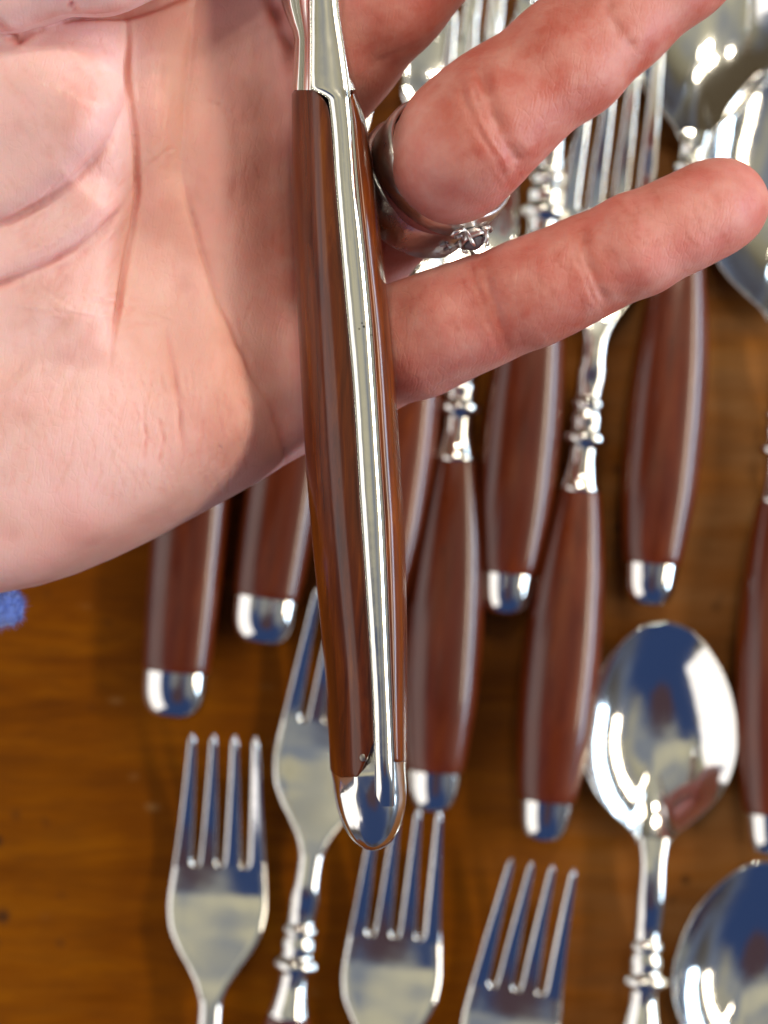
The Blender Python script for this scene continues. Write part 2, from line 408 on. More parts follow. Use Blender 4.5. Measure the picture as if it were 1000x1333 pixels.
fork_at(small, (674, 1298), 10.0, 63, 'small fork at the bottom edge, tines below the end of a red brown handle')
big = build_fork(56.0, 41.0); big_long = build_fork(61.0, 44.0)
def fork_end(proto, end, to, label, roll=0.0, dz=0): place(use(proto), end, to, label, 'fork', FG, roll, dz)
tk = build_knife()
place(use(tk), (224, 936), (250, 650), 'red brown knife handle nearest the left edge, its silver cap above a small fork', 'knife', 'table knives under the hand')
place(use(tk), (338, 840), (376, 590), 'red brown knife handle with silver cap just left of the held knife', 'knife', 'table knives under the hand')
fork_end(big, (484, 836), (592, 60), 'dinner fork mostly hidden behind the held knife, its slots beyond the ringed finger')
fork_end(big, (563, 1058), (614, 282), 'dinner fork right beside the held knife, its silver end cap touching a small fork tine')
fork_end(big, (656, 802), (694, 420), 'dinner fork between the two ringed collars, its cap ending above the others')
fork_end(big_long, (706, 1096), (776, 430), 'dinner fork with ringed silver collar in full view below the little finger')
def spoon_end(proto, end, to, label, roll=0.0, dz=0): place(use(proto), end, to, label, 'spoon', SG, roll, dz)
sp_small = build_spoon(41.0)
spoon_end(sp_small, down((850, 1098), 3.5, HANDLE_END+41), (850, 1098), 'small spoon with its whole oval bowl showing below the right handles')
spoon_end(sp_small, down((950, 1405), 12, HANDLE_END+41), (950, 1405), 'small spoon in the lower right corner, bowl cut by the frame')
sp_mid = build_spoon(25.0, 56.0, 17.0)
spoon_end(sp_mid, (843, 789), (903, 180), 'large spoon with red brown handle below the little fingertip, bowl at top right')
sp_big = build_spoon(39.0, 56.0, 18.5)
spoon_end(sp_big, (1004, 1113), (1020, 440), 'large spoon at the right edge, its bright bowl touching the little fingertip')

# ------------------------------------------------------------------ the held knife
KZ = 134.0
Lp = [(100, 380), (115, 380), (200, 380), (300, 383), (400, 387), (500, 392), (600, 398), (700, 406), (800, 416), (900, 425), (1000, 430), (1020, 432)]
Ap = [(-200, 402), (0, 404), (60, 405), (105, 420), (130, 428), (250, 438), (400, 451), (500, 460), (650, 469), (800, 479), (900, 485), (960, 487), (1020, 488)]
Bp = [(-200, 436), (0, 440), (60, 448), (130, 457), (250, 467), (400, 482), (500, 489), (600, 495), (700, 501), (800, 505), (900, 509), (990, 513), (1020, 514)]
Rp = [(100, 460), (118, 464), (150, 474), (250, 489), (350, 500), (450, 511), (600, 521), (700, 527), (850, 530), (1000, 530), (1020, 530)]
def dense(pts, n=4, closed=True):
    """Catmull-Rom resample of a closed ring"""
    out_ = []; m = len(pts)
    for i in range(m):
        p0, p1, p2, p3 = (Vector(pts[(i+k-1) % m]) for k in range(4))
        for j in range(n):
            t = j/n
            out_.append(0.5*((2*p1)+(p2-p0)*t+(2*p0-5*p1+4*p2-p3)*t*t+(3*p1-p0-3*p2+p3)*t**3))
    return out_
knife = empty('knife', P(470, 600, KZ-7))
tag(knife, 'large knife held upright in front of the palm, silver spine between two red brown scales', 'knife')
KO = knife.location.copy()
def kmesh(name, rings, mat, **kw):
    V, F = loft(rings, **kw); V = [Vector(v_)-KO for v_ in V]
    return mesh_obj(name, V, F, mat, knife)
def kp(x, y, dz): return P(x, y, KZ+dz)
def end_round(y, y0, y1, r_):
    d_ = min(y-y0, y1-y); return 0.0 if d_ >= r_ else (1-math.sqrt(max(0, 1-(1-d_/r_)**2)))
stations = [0, 0.001, 0.003, 0.006, 0.010, 0.016]+frange(0.03, 0.97, 44)+[0.984, 0.990, 0.994, 0.997, 0.999, 1.0]
def scale_rings(side):
    rings = []
    for s in stations:
        yn = 112+s*(1000-112)
        e_ = 0.35*end_round(s*888, 0, 888, 5)
        if side < 0:
            l, a = sinterp(yn, Lp), sinterp(yn, Ap)-0.6; w_ = a-l
            prof = [(a, -0.40), (a-0.02*w_, -0.1), (a-0.18*w_, -0.15), (a-0.36*w_, -0.50), (a-0.50*w_, -1.15), (a-0.64*w_, -2.2), (a-0.80*w_, -3.9), (a-0.93*w_, -6.2), (l, -9.0), (l+0.05*w_, -12), (l+0.35*w_, -14.5), (a, -15), (a, -8)]
            top = lambda f: float(np.interp(f, [0, 0.15, 0.35, 0.55, 0.8, 1], [11, 3, -3, -1, 7, 18]))
            bot = lambda f: (12 if f < 0.62 else 12-46*((f-0.62)/0.38)**1.2)-10*max(0, 0.15-f)/0.15
        else:
            l, a = sinterp(yn, Bp)+0.6, sinterp(yn, Rp); w_ = a-l
            prof = [(l, -0.35), (l+0.05*w_, 0.0), (l+0.25*w_, -0.15), (l+0.5*w_, -0.7), (l+0.72*w_, -1.7), (l+0.90*w_, -3.4), (a, -6.5), (a-0.04*w_, -11), (l+0.5*w_, -14.5), (l, -15), (l, -8)]
            top = lambda f: 4+10*(1-f)
            bot = lambda f: -8
        ring = []
        for (x, dz) in prof:
            f = (x-l)/(a-l)
            wt = max(0, 1-s/0.05)**1; wb = max(0, 1-(1-s)/0.06)
            yy = yn+top(f)*wt+bot(f)*wb
            ring.append(kp(x, yy, dz-e_ if dz > -12 else dz+e_))
        rings.append(dense(ring, 4))
    return rings
ls = kmesh('handle_scale', scale_rings(-1), M_WOOD2)
rs = kmesh('handle_scale', scale_rings(1), M_WOOD2)
# metal spine, one strip from bolster to pommel
rings = []
As = [(-420, 402), (0, 404), (60, 404), (112, 404), (130, 428)]+[p_ for p_ in Ap if p_[0] > 131]
for y in frange(-420, 112, 30)+frange(115, 135, 8)+frange(145, 985, 60)+frange(990, 1050, 12):
    a, b_ = sinterp(y, As), sinterp(y, Bp); w_ = b_-a
    prof = [(a-0.2, -0.4), (a+0.03*w_, 0.08), (a+0.14*w_, 0.36), (a+0.36*w_, 0.58), (a+0.62*w_, 0.58), (a+0.84*w_, 0.32), (a+0.96*w_, -0.10), (b_+0.2, -0.55), (b_, -8), (b_, -15.4), (a, -15.4), (a, -8)]
    dr = 0.00045*max(0, y-990)**2
    rings.append(dense([kp(x, y, z-dr) for x, z in prof], 3))
kmesh('spine', rings, M_SPINE)
# bolster: fluted neck that narrows towards the top of the picture
bl = [(-420, 352), (-200, 352), (-60, 360), (0, 366), (25, 374), (50, 383), (80, 382), (112, 380)]
br = [(-420, 440), (-200, 440), (-60, 443), (0, 445), (30, 446), (60, 451), (95, 459), (118, 465), (150, 470)]
rings = []
for y in frange(-420, 117, 50):
    l, r_ = sinterp(y, bl), sinterp(y, br); a, b_ = sinterp(y, As)+1 if y < 110 else 405, sinterp(y, Bp)-1; w1 = a-l; w2 = r_-b_
    prof = [(a, 0.02), (a-0.12*w1, -0.6), (a-0.35*w1, -1.2), (a-0.50*w1, -2.6), (a-0.62*w1, -2.3), (a-0.82*w1, -3.0), (l, -6.5), (l+0.1*w1, -12), (l+0.4*w1, -14), ((a+b_)/2, -14.5),
            (r_-0.3*w2, -13), (r_, -8), (r_-0.10*w2, -4.0), (b_+0.55*w2, -2.0), (b_+0.2*w2, -0.7), (b_, -0.4), ((a+b_)/2, -0.6)]
    rings.append(dense([kp(x, y, z-0.30*max(0, (y-70)/52)) for x, z in prof], 3))
kmesh('bolster', rings, M_SPINE)
# pommel
rings = []
for s in frange(0, 1, 46):
    y = 955+152.5*math.sin(s*math.pi/2)**1.0
    t = max(0, (y-1010)/97.5); sh = math.sqrt(max(0.0004, 1-t**2.3))
    l0, r0 = sinterp(min(y, 1020), Lp)+1.0, sinterp(min(y, 1020), Rp)-1.0
    cx_ = (l0+r0)/2+ (5*t); hl = (l0+r0)/2-l0; l = cx_-hl*sh; r_ = cx_+hl*sh; w_ = r_-l
    a = l+0.56*(w_); b_ = l+0.84*w_
    prof = [(a, -0.15), (a-0.14*w_, -0.5), (a-0.24*w_, -0.8), (a-0.30*w_, -1.9), (a-0.42*w_, -4.7), (a-0.51*w_, -7.0), (l, -9), (l+0.03*w_, -12), (l+0.2*w_, -14.5), (l+0.5*w_, -15.2), (r_-0.15*w_, -14.3),
            (r_-0.02*w_, -11), (r_, -7), (r_-0.015*w_, -3.9), (r_-0.06*w_, -2.0), (b_, -0.4), ((a+b_)/2, 0.15)]
    bl_ = min(1, max(0, (y-990)/45)); mid = (l+r_)/2; hw = (r_-l)/2
    rd_ = [(x, -0.3-4.3*(1-math.sqrt(max(0, 1-min(1, abs(x-mid)/hw)**2.3)))) for x, z in prof]
    prof = [(x, z*(1-bl_)+rd_[i_][1]*bl_ if z > -8.5 else z) for i_, (x, z) in enumerate(prof)]
    rings.append(dense([kp(x, y, (z+7)*(0.35+0.65*sh)-7-0.25-0.9*min(1, max(0, (1006-y)/22))) for x, z in prof], 3))
kmesh('pommel', rings, M_SPINE)
# blade beyond the top of the frame
rings = []
for s in frange(0, 1, 16):
    y = -410-900*s; hh = 7.5*(1-0.7*max(0, (s-0.7)/0.3)**2)
    rings.append([kp(392, y, -7+hh), kp(398, y, -7+hh*0.2), kp(393, y, -7-hh), kp(388, y, -7+hh*0.2)])
kmesh('blade', rings, M_STEEL)
# rivet near the foot of the left scale
V = []; F = []
for r, z in ((0.0, 0.34), (0.45, 0.30), (0.62, 0.2), (0.66, -0.5)):
    for k in range(12): V.append((r*math.cos(k*math.pi/6)*MM, r*math.sin(k*math.pi/6)*MM, z*MM))
for i in range(3):
    for k in range(12): F.append((i*12+k, i*12+(k+1) % 12, (i+1)*12+(k+1) % 12, (i+1)*12+k))
M_RIVET = metal('rivet_dull', (0.28, 0.25, 0.22), 0.35)
rv = mesh_obj('rivet', V, F, M_RIVET, knife); rv.location = kp(474, 986, -0.50)-KO

# ------------------------------------------------------------------ the hand: one continuous surface from a distance field
SPX = 0.105
HS = 0.55
u0, u1, v0_, v1, z0_, z1 = -20.0, 112.0, -27.0, 84.0, 88.0, 152.0
gu = np.arange(u0, u1, HS, dtype=np.float32); gv = np.arange(v0_, v1, HS, dtype=np.float32); gz = np.arange(z0_, z1, HS, dtype=np.float32)
def smin(a, b_, k):
    h = np.clip(0.5+0.5*(b_-a)/k, 0, 1); return b_*(1-h)+a*h-k*h*(1-h)
def smax(a, b_, k): return -smin(-a, -b_, k)
def poly_dist(x, y, pts, closed=False):
    """distance and signed side to a polyline (px units)"""
    best = np.full(x.shape, 1e9, np.float32); side = np.zeros(x.shape, np.float32); tt = np.zeros(x.shape, np.float32)
    n = len(pts)-(0 if closed else 1)
    for i in range(n):
        ax, ay = pts[i]; bx, by = pts[(i+1) % len(pts)]; dx, dy = bx-ax, by-ay; L2 = dx*dx+dy*dy+1e-9
        t = np.clip(((x-ax)*dx+(y-ay)*dy)/L2, 0, 1); ex = x-ax-dx*t; ey = y-ay-dy*t
        d = np.sqrt(ex*ex+ey*ey); m = d < best
        best = np.where(m, d, best); side = np.where(m, np.sign(dx*ey-dy*ex), side); tt = np.where(m, (i+t)/n, tt)
    return best, side, tt
def inside(x, y, pts):
    r_ = np.zeros(x.shape, bool); n = len(pts)
    for i in range(n):
        ax, ay = pts[i]; bx, by = pts[(i+1) % n]
        if ay == by: continue
        m = ((ay > y) != (by > y)) & (x < (bx-ax)*(y-ay)/(by-ay)+ax); r_ ^= m
    return r_
def gauss(x, y, cx_, cy_, sx_, sy_, rot=0):
    c_, s_ = math.cos(math.radians(rot)), math.sin(math.radians(rot)); dx, dy = x-cx_, y-cy_
    a, b_ = dx*c_+dy*s_, -dx*s_+dy*c_; return np.exp(-(a/sx_)**2-(b_/sy_)**2)
LIFE = [(163, 12), (167, 60), (165, 100), (172, 150), (178, 200), (179, 250), (172, 300), (162, 345), (155, 395), (150, 430), (142, 485)]
HEAD = [(262, -40), (252, 30), (249, 65), (244, 115), (239, 165), (236, 225), (250, 280), (265, 330), (287, 395), (296, 415), (311, 450), (331, 490), (350, 522), (364, 558), (372, 606), (376, 640)]
THEN = [(168, 100), (160, 140), (144, 178), (120, 210), (90, 238), (55, 264), (15, 286), (-30, 300), (-90, 310)]
LOW = [(166, 258), (150, 280), (125, 303), (95, 324), (62, 343), (30, 358), (-5, 372), (-60, 388)]
THUMB = [(-60, 20), (-20, 22), (0, 32), (14, 46), (25, 52), (37, 42), (70, 25), (115, 20), (165, 20), (200, 10), (228, 0), (262, -18), (330, -60)]
def side_bulge(x, y, pts, side, h, w1, w2):
    """raised roll on one side of a crease"""
    d, s_, t = poly_dist(x, y, pts); m = (s_*side > 0)
    endf = np.clip(np.minimum(t, 1-t)*7, 0, 1)
    return np.where(m, h*(1-np.exp(-d/w1))*np.exp(-(d/w2)**2), 0)*endf
def palm_height(x, y):
    H = 123.0+0*x
    H = H+9.0*gauss(x, y, 30, 110, 180, 140)              # ball of the thumb
    H = H+6.0*gauss(x, y, 110, 560, 210, 150, -12)+1.5*gauss(x, y, 290, 540, 80, 80)   # heel of the hand
    H = H-4.0*gauss(x, y, 215, 330, 60, 150)
    H = H-5.0*gauss(x, y, 390, 260, 85, 260)+1.2*gauss(x, y, 300, 240, 35, 160)+0.9*gauss(x, y, 205, 200, 22, 170)
    H = H-3.0*gauss(x, y, 372, 560, 45, 90)
    H = H+side_bulge(x, y, LIFE, 1, 4.6, 34, 130)
    H = H+side_bulge(x, y, THEN, 1, 5.0, 24, 80)
    H = H+side_bulge(x, y, LOW, 1, 3.6, 20, 65)
    H = H+side_bulge(x, y, HEAD, 1, 2.0, 18, 80)
    H = H-1.5*np.clip((x-330)/100, 0, 1)
    return H
PALM = [(-230, 790), (-60, 782), (0, 772), (50, 763), (100, 747), (150, 726), (200, 702), (250, 675), (300, 648), (340, 625), (372, 605), (400, 590), (440, 560), (465, 510), (460, 440), (435, 350), (428, 230), (430, 120), (450, 40), (470, -260), (-230, -260)]
X2, Y2 = np.meshgrid(gu/SPX, gv/SPX, indexing='ij')
H2 = palm_height(X2, Y2).astype(np.float32)
d2, _, _ = poly_dist(X2, Y2, PALM, True); d2 = np.where(inside(X2, Y2, PALM), -d2, d2)*SPX
Z3 = gz[None, None, :]
ell = np.sqrt(np.clip(1-np.clip((12.0+np.minimum(d2, 0))/12.0, 0, 1)**2, 0, 1))   # rounding of the rim
Fp = smax(smax(Z3-(H2-(1-ell)*5.0)[:, :, None], np.broadcast_to(d2[:, :, None], (len(gu), len(gv), len(gz))), 6.0), (100.0+(1-ell)*6.0)[:, :, None]-Z3, 5.0).astype(np.float32)
def chain(nodes, k=2.0, pad=9.0):
    """nodes: (px, py, z, r_px) -> (slices, field) tapered limb"""
    a = np.array(nodes, np.float32); U = a[:, 0]*SPX; Vv = a[:, 1]*SPX; Zz = a[:, 2]; R = a[:, 3]*SPX; m = R.max()+pad
    i0, i1 = np.searchsorted(gu, [U.min()-m, U.max()+m]); j0, j1 = np.searchsorted(gv, [Vv.min()-m, Vv.max()+m]); k0, k1 = np.searchsorted(gz, [Zz.min()-m, Zz.max()+m])
    x = gu[i0:i1, None, None]; y = gv[None, j0:j1, None]; z = gz[None, None, k0:k1]; f = None
    for i in range(len(U)-1):
        d = np.array([U[i+1]-U[i], Vv[i+1]-Vv[i], Zz[i+1]-Zz[i]]); L2 = float((d*d).sum())
        t = np.clip(((x-U[i])*d[0]+(y-Vv[i])*d[1]+(z-Zz[i])*d[2])/L2, 0, 1)
        q = np.sqrt((x-U[i]-d[0]*t)**2+(y-Vv[i]-d[1]*t)**2+(z-Zz[i]-d[2]*t)**2)-(R[i]+(R[i+1]-R[i])*t)
        f = q if f is None else smin(f, q, k)
    return (slice(i0, i1), slice(j0, j1), slice(k0, k1)), f
limbs = [
    # little finger
    ([(400, 480, 111, 78), (470, 464, 116, 78), (545, 440, 121, 75), (590, 420, 123, 72), (632, 404, 124, 69), (690, 381, 126, 69), (730, 364, 127, 66), (768, 346, 127, 64), (830, 318, 128, 65.5), (890, 290, 128, 61), (930, 270, 127, 60), (944, 264, 126, 57)], 3.5),
    # ring finger: comes up towards the camera, then lies away to the upper right
    ([(430, 346, 96, 72), (467, 314, 103, 74), (545, 245, 117.5, 75), (576, 218, 123.5, 79), (592, 204, 127.5, 80), (607, 182, 130, 85), (628, 162, 131, 83), (660, 135, 131, 80), (740, 75, 130, 79), (800, 22, 128, 75), (880, -45, 126, 74), (960, -110, 124, 68), (985, -130, 123, 64)], 2.5),
    # middle finger
    ([(385, 140, 110, 84), (440, 62, 114, 84), (500, -8, 118, 84), (600, -110, 122, 80), (720, -230, 124, 74)], 3.5),
    # index finger root, above the frame
    ([(330, 0, 110, 80), (380, -120, 112, 82), (480, -240, 114, 76)], 6.0),
    # thumb folding over the top left corner
    ([(-160, 30, 122, 90), (-60, -52, 131, 78), (8, -34, 131, 74), (30, -40, 131, 72)], 2.0),
    ([(-60, -90, 126, 80), (60, -64, 132, 84), (130, -66, 133, 84), (220, -95, 132, 82), (330, -160, 130, 76)], 2.0),
]
Ff = Fp
for nodes, k in limbs:
    sl, f = chain(nodes); Ff[sl] = smin(Ff[sl], f.astype(np.float32), k)
def surface_nets(F):
    S = F < 0; nx, ny, nz = F.shape
    cnt = np.zeros((nx-1, ny-1, nz-1), np.int8)
    for a in (0, 1):
        for b_ in (0, 1):
            for c_ in (0, 1): cnt += S[a:nx-1+a, b_:ny-1+b_, c_:nz-1+c_]
    act = (cnt > 0) & (cnt < 8); I, J, K = np.nonzero(act); idx = -np.ones(act.shape, np.int32); idx[I, J, K] = np.arange(len(I))
    acc = np.zeros((len(I), 3)); n = np.zeros(len(I))
    cs = [(a, b_, c_) for a in (0, 1) for b_ in (0, 1) for c_ in (0, 1)]
    for p in cs:
        for ax in range(3):
            if p[ax]: continue
            q = list(p); q[ax] = 1
            f0 = F[I+p[0], J+p[1], K+p[2]]; f1 = F[I+q[0], J+q[1], K+q[2]]; m = (f0 < 0) != (f1 < 0)
            t = np.where(m, f0/(f0-f1+1e-12), 0); pt = np.zeros((len(I), 3)); pt[:] = p; pt[:, ax] += t
            acc += np.where(m[:, None], pt, 0); n += m
    verts = acc/n[:, None]+np.stack([I, J, K], 1)
    quads = []
    for ax in range(3):
        o1, o2 = [(1, 2), (2, 0), (0, 1)][ax]
        sl0 = [slice(None)]*3; sl1 = [slice(None)]*3; sl0[ax] = slice(0, -1); sl1[ax] = slice(1, None)
        A = S[tuple(sl0)]; B = S[tuple(sl1)]; ch = A != B
        i, j, k = np.nonzero(ch); pos = np.stack([i, j, k], 1)
        ok = (pos[:, o1] > 0) & (pos[:, o2] > 0) & (pos[:, o1] < F.shape[o1]-1) & (pos[:, o2] < F.shape[o2]-1); pos = pos[ok]; flip = A[ch][ok]
        def g(d1, d2_):
            q = pos.copy(); q[:, o1] += d1; q[:, o2] += d2_; return idx[q[:, 0], q[:, 1], q[:, 2]]
        Q = np.stack([g(-1, -1), g(0, -1), g(0, 0), g(-1, 0)], 1); Q[~flip] = Q[~flip][:, ::-1]; quads.append(Q)
    return verts, np.concatenate(quads)
# close the field at the borders of the grid
Ff[0] = Ff[-1] = 5; Ff[:, 0] = Ff[:, -1] = 5; Ff[:, :, 0] = Ff[:, :, -1] = 5
SV, SQ = surface_nets(Ff)
SV = SV*HS+np.array([u0, v0_, z0_]); SQ = SQ[:, ::-1]      # y is flipped below
tmp = bpy.data.meshes.new('tmp_hand')
PX = SV[:, 0]/SPX; PY = SV[:, 1]/SPX; ZZ = SV[:, 2]
def fill_mesh(me, co, quads):
    me.vertices.add(len(co)); me.vertices.foreach_set('co', co.astype(np.float32).ravel())
    me.loops.add(len(quads)*4); me.loops.foreach_set('vertex_index', quads.astype(np.int32).ravel())
    me.polygons.add(len(quads)); me.polygons.foreach_set('loop_start', np.arange(0, len(quads)*4, 4, dtype=np.int32))
    me.update(calc_edges=True); me.validate()
d_ = CAM_H-ZZ
co = np.stack([(PX-500)*d_/FPX, (666.5-PY)*d_/FPX, ZZ], 1)*MM
fill_mesh(tmp, co, SQ)
to = bpy.data.objects.new('tmp_hand', tmp); COL.objects.link(to)
mo = to.modifiers.new('a', 'SMOOTH'); mo.factor = 0.5; mo.iterations = 4
mo = to.modifiers.new('b', 'SUBSURF'); mo.levels = 1; mo.render_levels = 1
dg = bpy.context.evaluated_depsgraph_get(); hand_me = bpy.data.meshes.new_from_object(to.evaluated_get(dg)); hand_me.name = 'hand'
bpy.data.objects.remove(to)
n = len(hand_me.vertices); co = np.zeros(n*3, np.float32); hand_me.vertices.foreach_get('co', co); co = co.reshape(-1, 3).astype(np.float64)
nr = np.zeros(n*3, np.float32); hand_me.vertices.foreach_get('normal', nr); nr = nr.reshape(-1, 3)
if nr[np.argmax(co[:, 2]), 2] < 0: hand_me.flip_normals(); nr = -nr
dd = CAM_H-co[:, 2]/MM; hx = co[:, 0]/MM*FPX/dd+500; hy = 666.5-co[:, 1]/MM*FPX/dd; hz = co[:, 2]/MM
front = np.clip(nr[:, 2]*3, 0, 1)
disp = np.zeros(n); redv = np.zeros(n)
def crease(pts, depth, w_, red=0.5, zmin=0, taper=True):
    global disp, redv
    a = np.array(pts); m = (hx > a[:, 0].min()-6*w_) & (hx < a[:, 0].max()+6*w_) & (hy > a[:, 1].min()-6*w_) & (hy < a[:, 1].max()+6*w_) & (nr[:, 2] > 0) & (hz > zmin)
    if not m.any(): return
    d, _, t = poly_dist(hx[m], hy[m], pts)
    e_ = np.clip(np.minimum(t, 1-t)*5+0.1, 0, 1)*(0.75+0.25*np.sin(t*19+len(pts)+pts[0][0]))
    disp[m] -= (depth*np.exp(-(d/w_)**2)-0.22*depth*np.exp(-((d-2.2*w_)/(1.2*w_))**2))*e_*front[m]
    redv[m] = np.maximum(redv[m], red*np.exp(-(d/(w_*2.0))**2)*e_)
def wob(pts, amp=1.5):
    o_ = []
    for i in range(len(pts)-1):
        for t in (0, 0.33, 0.66): o_.append((pts[i][0]+(pts[i+1][0]-pts[i][0])*t+random.uniform(-amp, amp), pts[i][1]+(pts[i+1][1]-pts[i][1])*t+random.uniform(-amp, amp)))
    o_.append(pts[-1]); return o_
crease(wob(LIFE, 0.7), 0.75, 3.2, 0.7); crease(wob(HEAD[4:], 1), 0.28, 3.4, 0.35); crease(wob(HEAD[:6], 1), 0.16, 4.5, 0.25); crease(THEN, 0.45, 5, 0.40); crease(LOW, 0.45, 4, 0.45)
crease(wob(THUMB, 0.8), 0.9, 4.5, 0.9)
crease(wob([(90, 0), (97, 12), (100, 22)], .5), 0.5, 4, 0.6)
crease(wob([(215, 425), (225, 480), (232, 520), (237, 565), (240, 600)]), 0.30, 3.5, 0.5)
crease(wob([(190, 548), (189, 570), (186, 598)]), 0.22, 2.6, 0.4); crease(wob([(205, 540), (213, 570), (203, 612)]), 0.2, 2.6, 0.4)
crease(wob([(-10, 520), (20, 485), (65, 440), (100, 395), (118, 340)]), 0.16, 6, 0.2)
crease(wob([(160, 265), (195, 215), (228, 190)]), 0.12, 3, 0.2); crease(wob([(60, 360), (110, 330), (150, 290)]), 0.22, 4, 0.3)
crease(wob([(0, 402), (60, 405), (120, 412), (180, 422)]), 0.12, 3, 0.2); crease(wob([(210, 60), (212, 130), (205, 200)]), 0.15, 5, 0.2)
crease(wob([(345, -20), (360, 20), (378, 60), (386, 100)]), 1.2, 7, 0.9)
crease(wob([(300, 100), (310, 200), (300, 300)]), 0.10, 6, 0.2)
crease(wob([(268, 130), (285, 138), (300, 150)]), 0.1, 3, 0.2)
# finger joints
crease(wob([(600, 90), (606, 130), (623, 168), (648, 208), (662, 236)]), 0.20, 4.5, 0.35, 118); crease(wob([(622, 80), (636, 125), (646, 160), (668, 200), (684, 222)]), 0.50, 9, 0.6, 118)
crease(wob([(612, 100), (628, 150), (655, 200)]), 0.12, 2.8, 0.4, 118)
crease(wob([(788, -10), (797, 25), (815, 52), (830, 70)]), 0.3, 8, 0.4, 118)
crease(wob([(612, 340), (622, 375), (636, 420), (652, 462)]), 0.16, 4, 0.35); crease(wob([(628, 335), (638, 380), (650, 425), (664, 462)]), 0.26, 6.5, 0.5)
crease(wob([(745, 300), (752, 340), (768, 380), (786, 408)]), 0.12, 3, 0.3); crease(wob([(757, 292), (763, 330), (776, 372), (794, 404)]), 0.34, 7, 0.55)
crease(wob([(480, 85), (540, 62), (600, 20)]), 0.15, 4, 0.3)
for (x0, y0, x1, y1, cnt_, ln, ang, dep) in ((175, 500, 300, 635, 26, 44, 88, 0.09), (60, 380, 215, 430, 14, 60, 12, 0.08), (40, 230, 165, 340, 14, 60, 130, 0.07), (140, 470, 330, 640, 60, 34, 80, 0.06), (0, 420, 160, 640, 40, 40, 100, 0.05), (20, 260, 170, 420, 40, 36, 125, 0.06), (175, 60, 340, 420, 24, 40, 95, 0.045),
        (700, 330, 800, 400, 12, 30, 72, 0.035), (590, 360, 720, 470, 14, 30, 72, 0.035), (610, 150, 700, 240, 14, 36, 65, 0.04), (0, 60, 150, 250, 20, 36, 60, 0.05), (800, 250, 960, 320, 12, 28, 60, 0.03), (720, 20, 860, 120, 12, 36, 60, 0.03)):
    for _ in range(int(cnt_*1.8)):
        x, y = random.uniform(x0, x1), random.uniform(y0, y1); a = math.radians(ang+random.gauss(0, 16)); l_ = ln*random.uniform(0.5, 1.3)
        dx, dy = math.cos(a)*l_/2, math.sin(a)*l_/2
        crease([(x-dx, y-dy), (x+random.uniform(-3, 3), y), (x+dx, y+dy)], dep*random.uniform(0.4, 1.3), 2.2, 0.16)
# soft lumps under the skin
lump = (np.sin(hx*0.031+np.sin(hy*0.023)*2)*np.sin(hy*0.029+hx*0.011+np.sin(hx*0.017)*2))*0.12+np.sin(hx*0.071+hy*0.03)*np.sin(hy*0.063-hx*0.02)*0.03
disp += lump*front
co += nr*disp[:, None]*MM
hand_me.vertices.foreach_set('co', co.astype(np.float32).ravel())
hand_me.polygons.foreach_set('use_smooth', [True]*len(hand_me.polygons))
# skin redness (fingers, creases, rim of the palm) plus shade painted on fingers and by the knife
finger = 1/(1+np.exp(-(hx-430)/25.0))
flush_shade = 0.02+0.64*finger+0.14*gauss(hx, hy, 260, 200, 120, 300)+0.30*gauss(hx, hy, 730, 40, 170, 110)+0.0*hx+0.15*gauss(hx, hy, 60, 710, 200, 60)+0.45*gauss(hx, hy, 385, 320, 85, 280)+0.2*gauss(hx, hy, 345, 600, 80, 50)
flush_shade = np.clip(flush_shade+0.45*redv, 0, 1); warm = np.clip(0.65*gauss(hx, hy, 270, 220, 110, 260)+0.3*gauss(hx, hy, 280, 480, 80, 80)+0.25*gauss(hx, hy, 560, 180, 60, 60), 0, 1)
for nm, arr in (('flush_shade', flush_shade), ('warm', warm)):
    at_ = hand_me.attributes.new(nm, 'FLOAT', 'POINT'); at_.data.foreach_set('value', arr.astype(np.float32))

M_SKIN, N, L, b = new_mat('skin')
v = texco(N, L)
def attr(nm):
    a = N.new('ShaderNodeAttribute'); a.attribute_name = nm; return a.outputs['Fac']
n1 = noise(N, L, v, 55, 4, 0.6); n2 = noise(N, L, v, 210, 4, 0.6); n3 = noise(N, L, v, 900, 3, 0.6)
fl = N.new('ShaderNodeMath'); fl.operation = 'MULTIPLY_ADD'; fl.inputs[1].default_value = 0.55; L.new(n1, fl.inputs[0]); L.new(attr('flush_shade'), fl.inputs[2])
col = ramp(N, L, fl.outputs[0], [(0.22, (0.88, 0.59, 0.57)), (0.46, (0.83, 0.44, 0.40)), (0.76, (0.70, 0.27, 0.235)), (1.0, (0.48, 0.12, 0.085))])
col = mixc(N, L, attr('warm'), col, mixc(N, L, 0.5, col, (0.74, 0.33, 0.20)))
col = mixc(N, L, maprange(N, L, n2, 0.35, 0.7, 0, 0.35), col, (0.72, 0.46, 0.38))
col = mixc(N, L, maprange(N, L, noise(N, L, v, 120, 2), 0.55, 0.72, 0, 0.35), col, (0.60, 0.23, 0.18))
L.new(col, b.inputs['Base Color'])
b.inputs['Subsurface Weight'].default_value = 0.55; b.inputs['Subsurface Radius'].default_value = (1.0, 0.35, 0.18); b.inputs['Subsurface Scale'].default_value = 0.0035
L.new(maprange(N, L, n2, 0.3, 0.7, 0.42, 0.58), b.inputs['Roughness']); b.inputs['Specular IOR Level'].default_value = 0.45
wv = N.new('ShaderNodeTexWave'); wv.inputs['Scale'].default_value = 720; wv.inputs['Distortion'].default_value = 5.0; wv.inputs['Detail'].default_value = 2; wv.inputs['Detail Scale'].default_value = 0.35
L.new(texco(N, L, (1, 0.5, 1), rot=(0, 0, 0.35)), wv.inputs['Vector'])
vo = N.new('ShaderNodeTexVoronoi'); vo.feature = 'DISTANCE_TO_EDGE'; vo.inputs['Scale'].default_value = 420
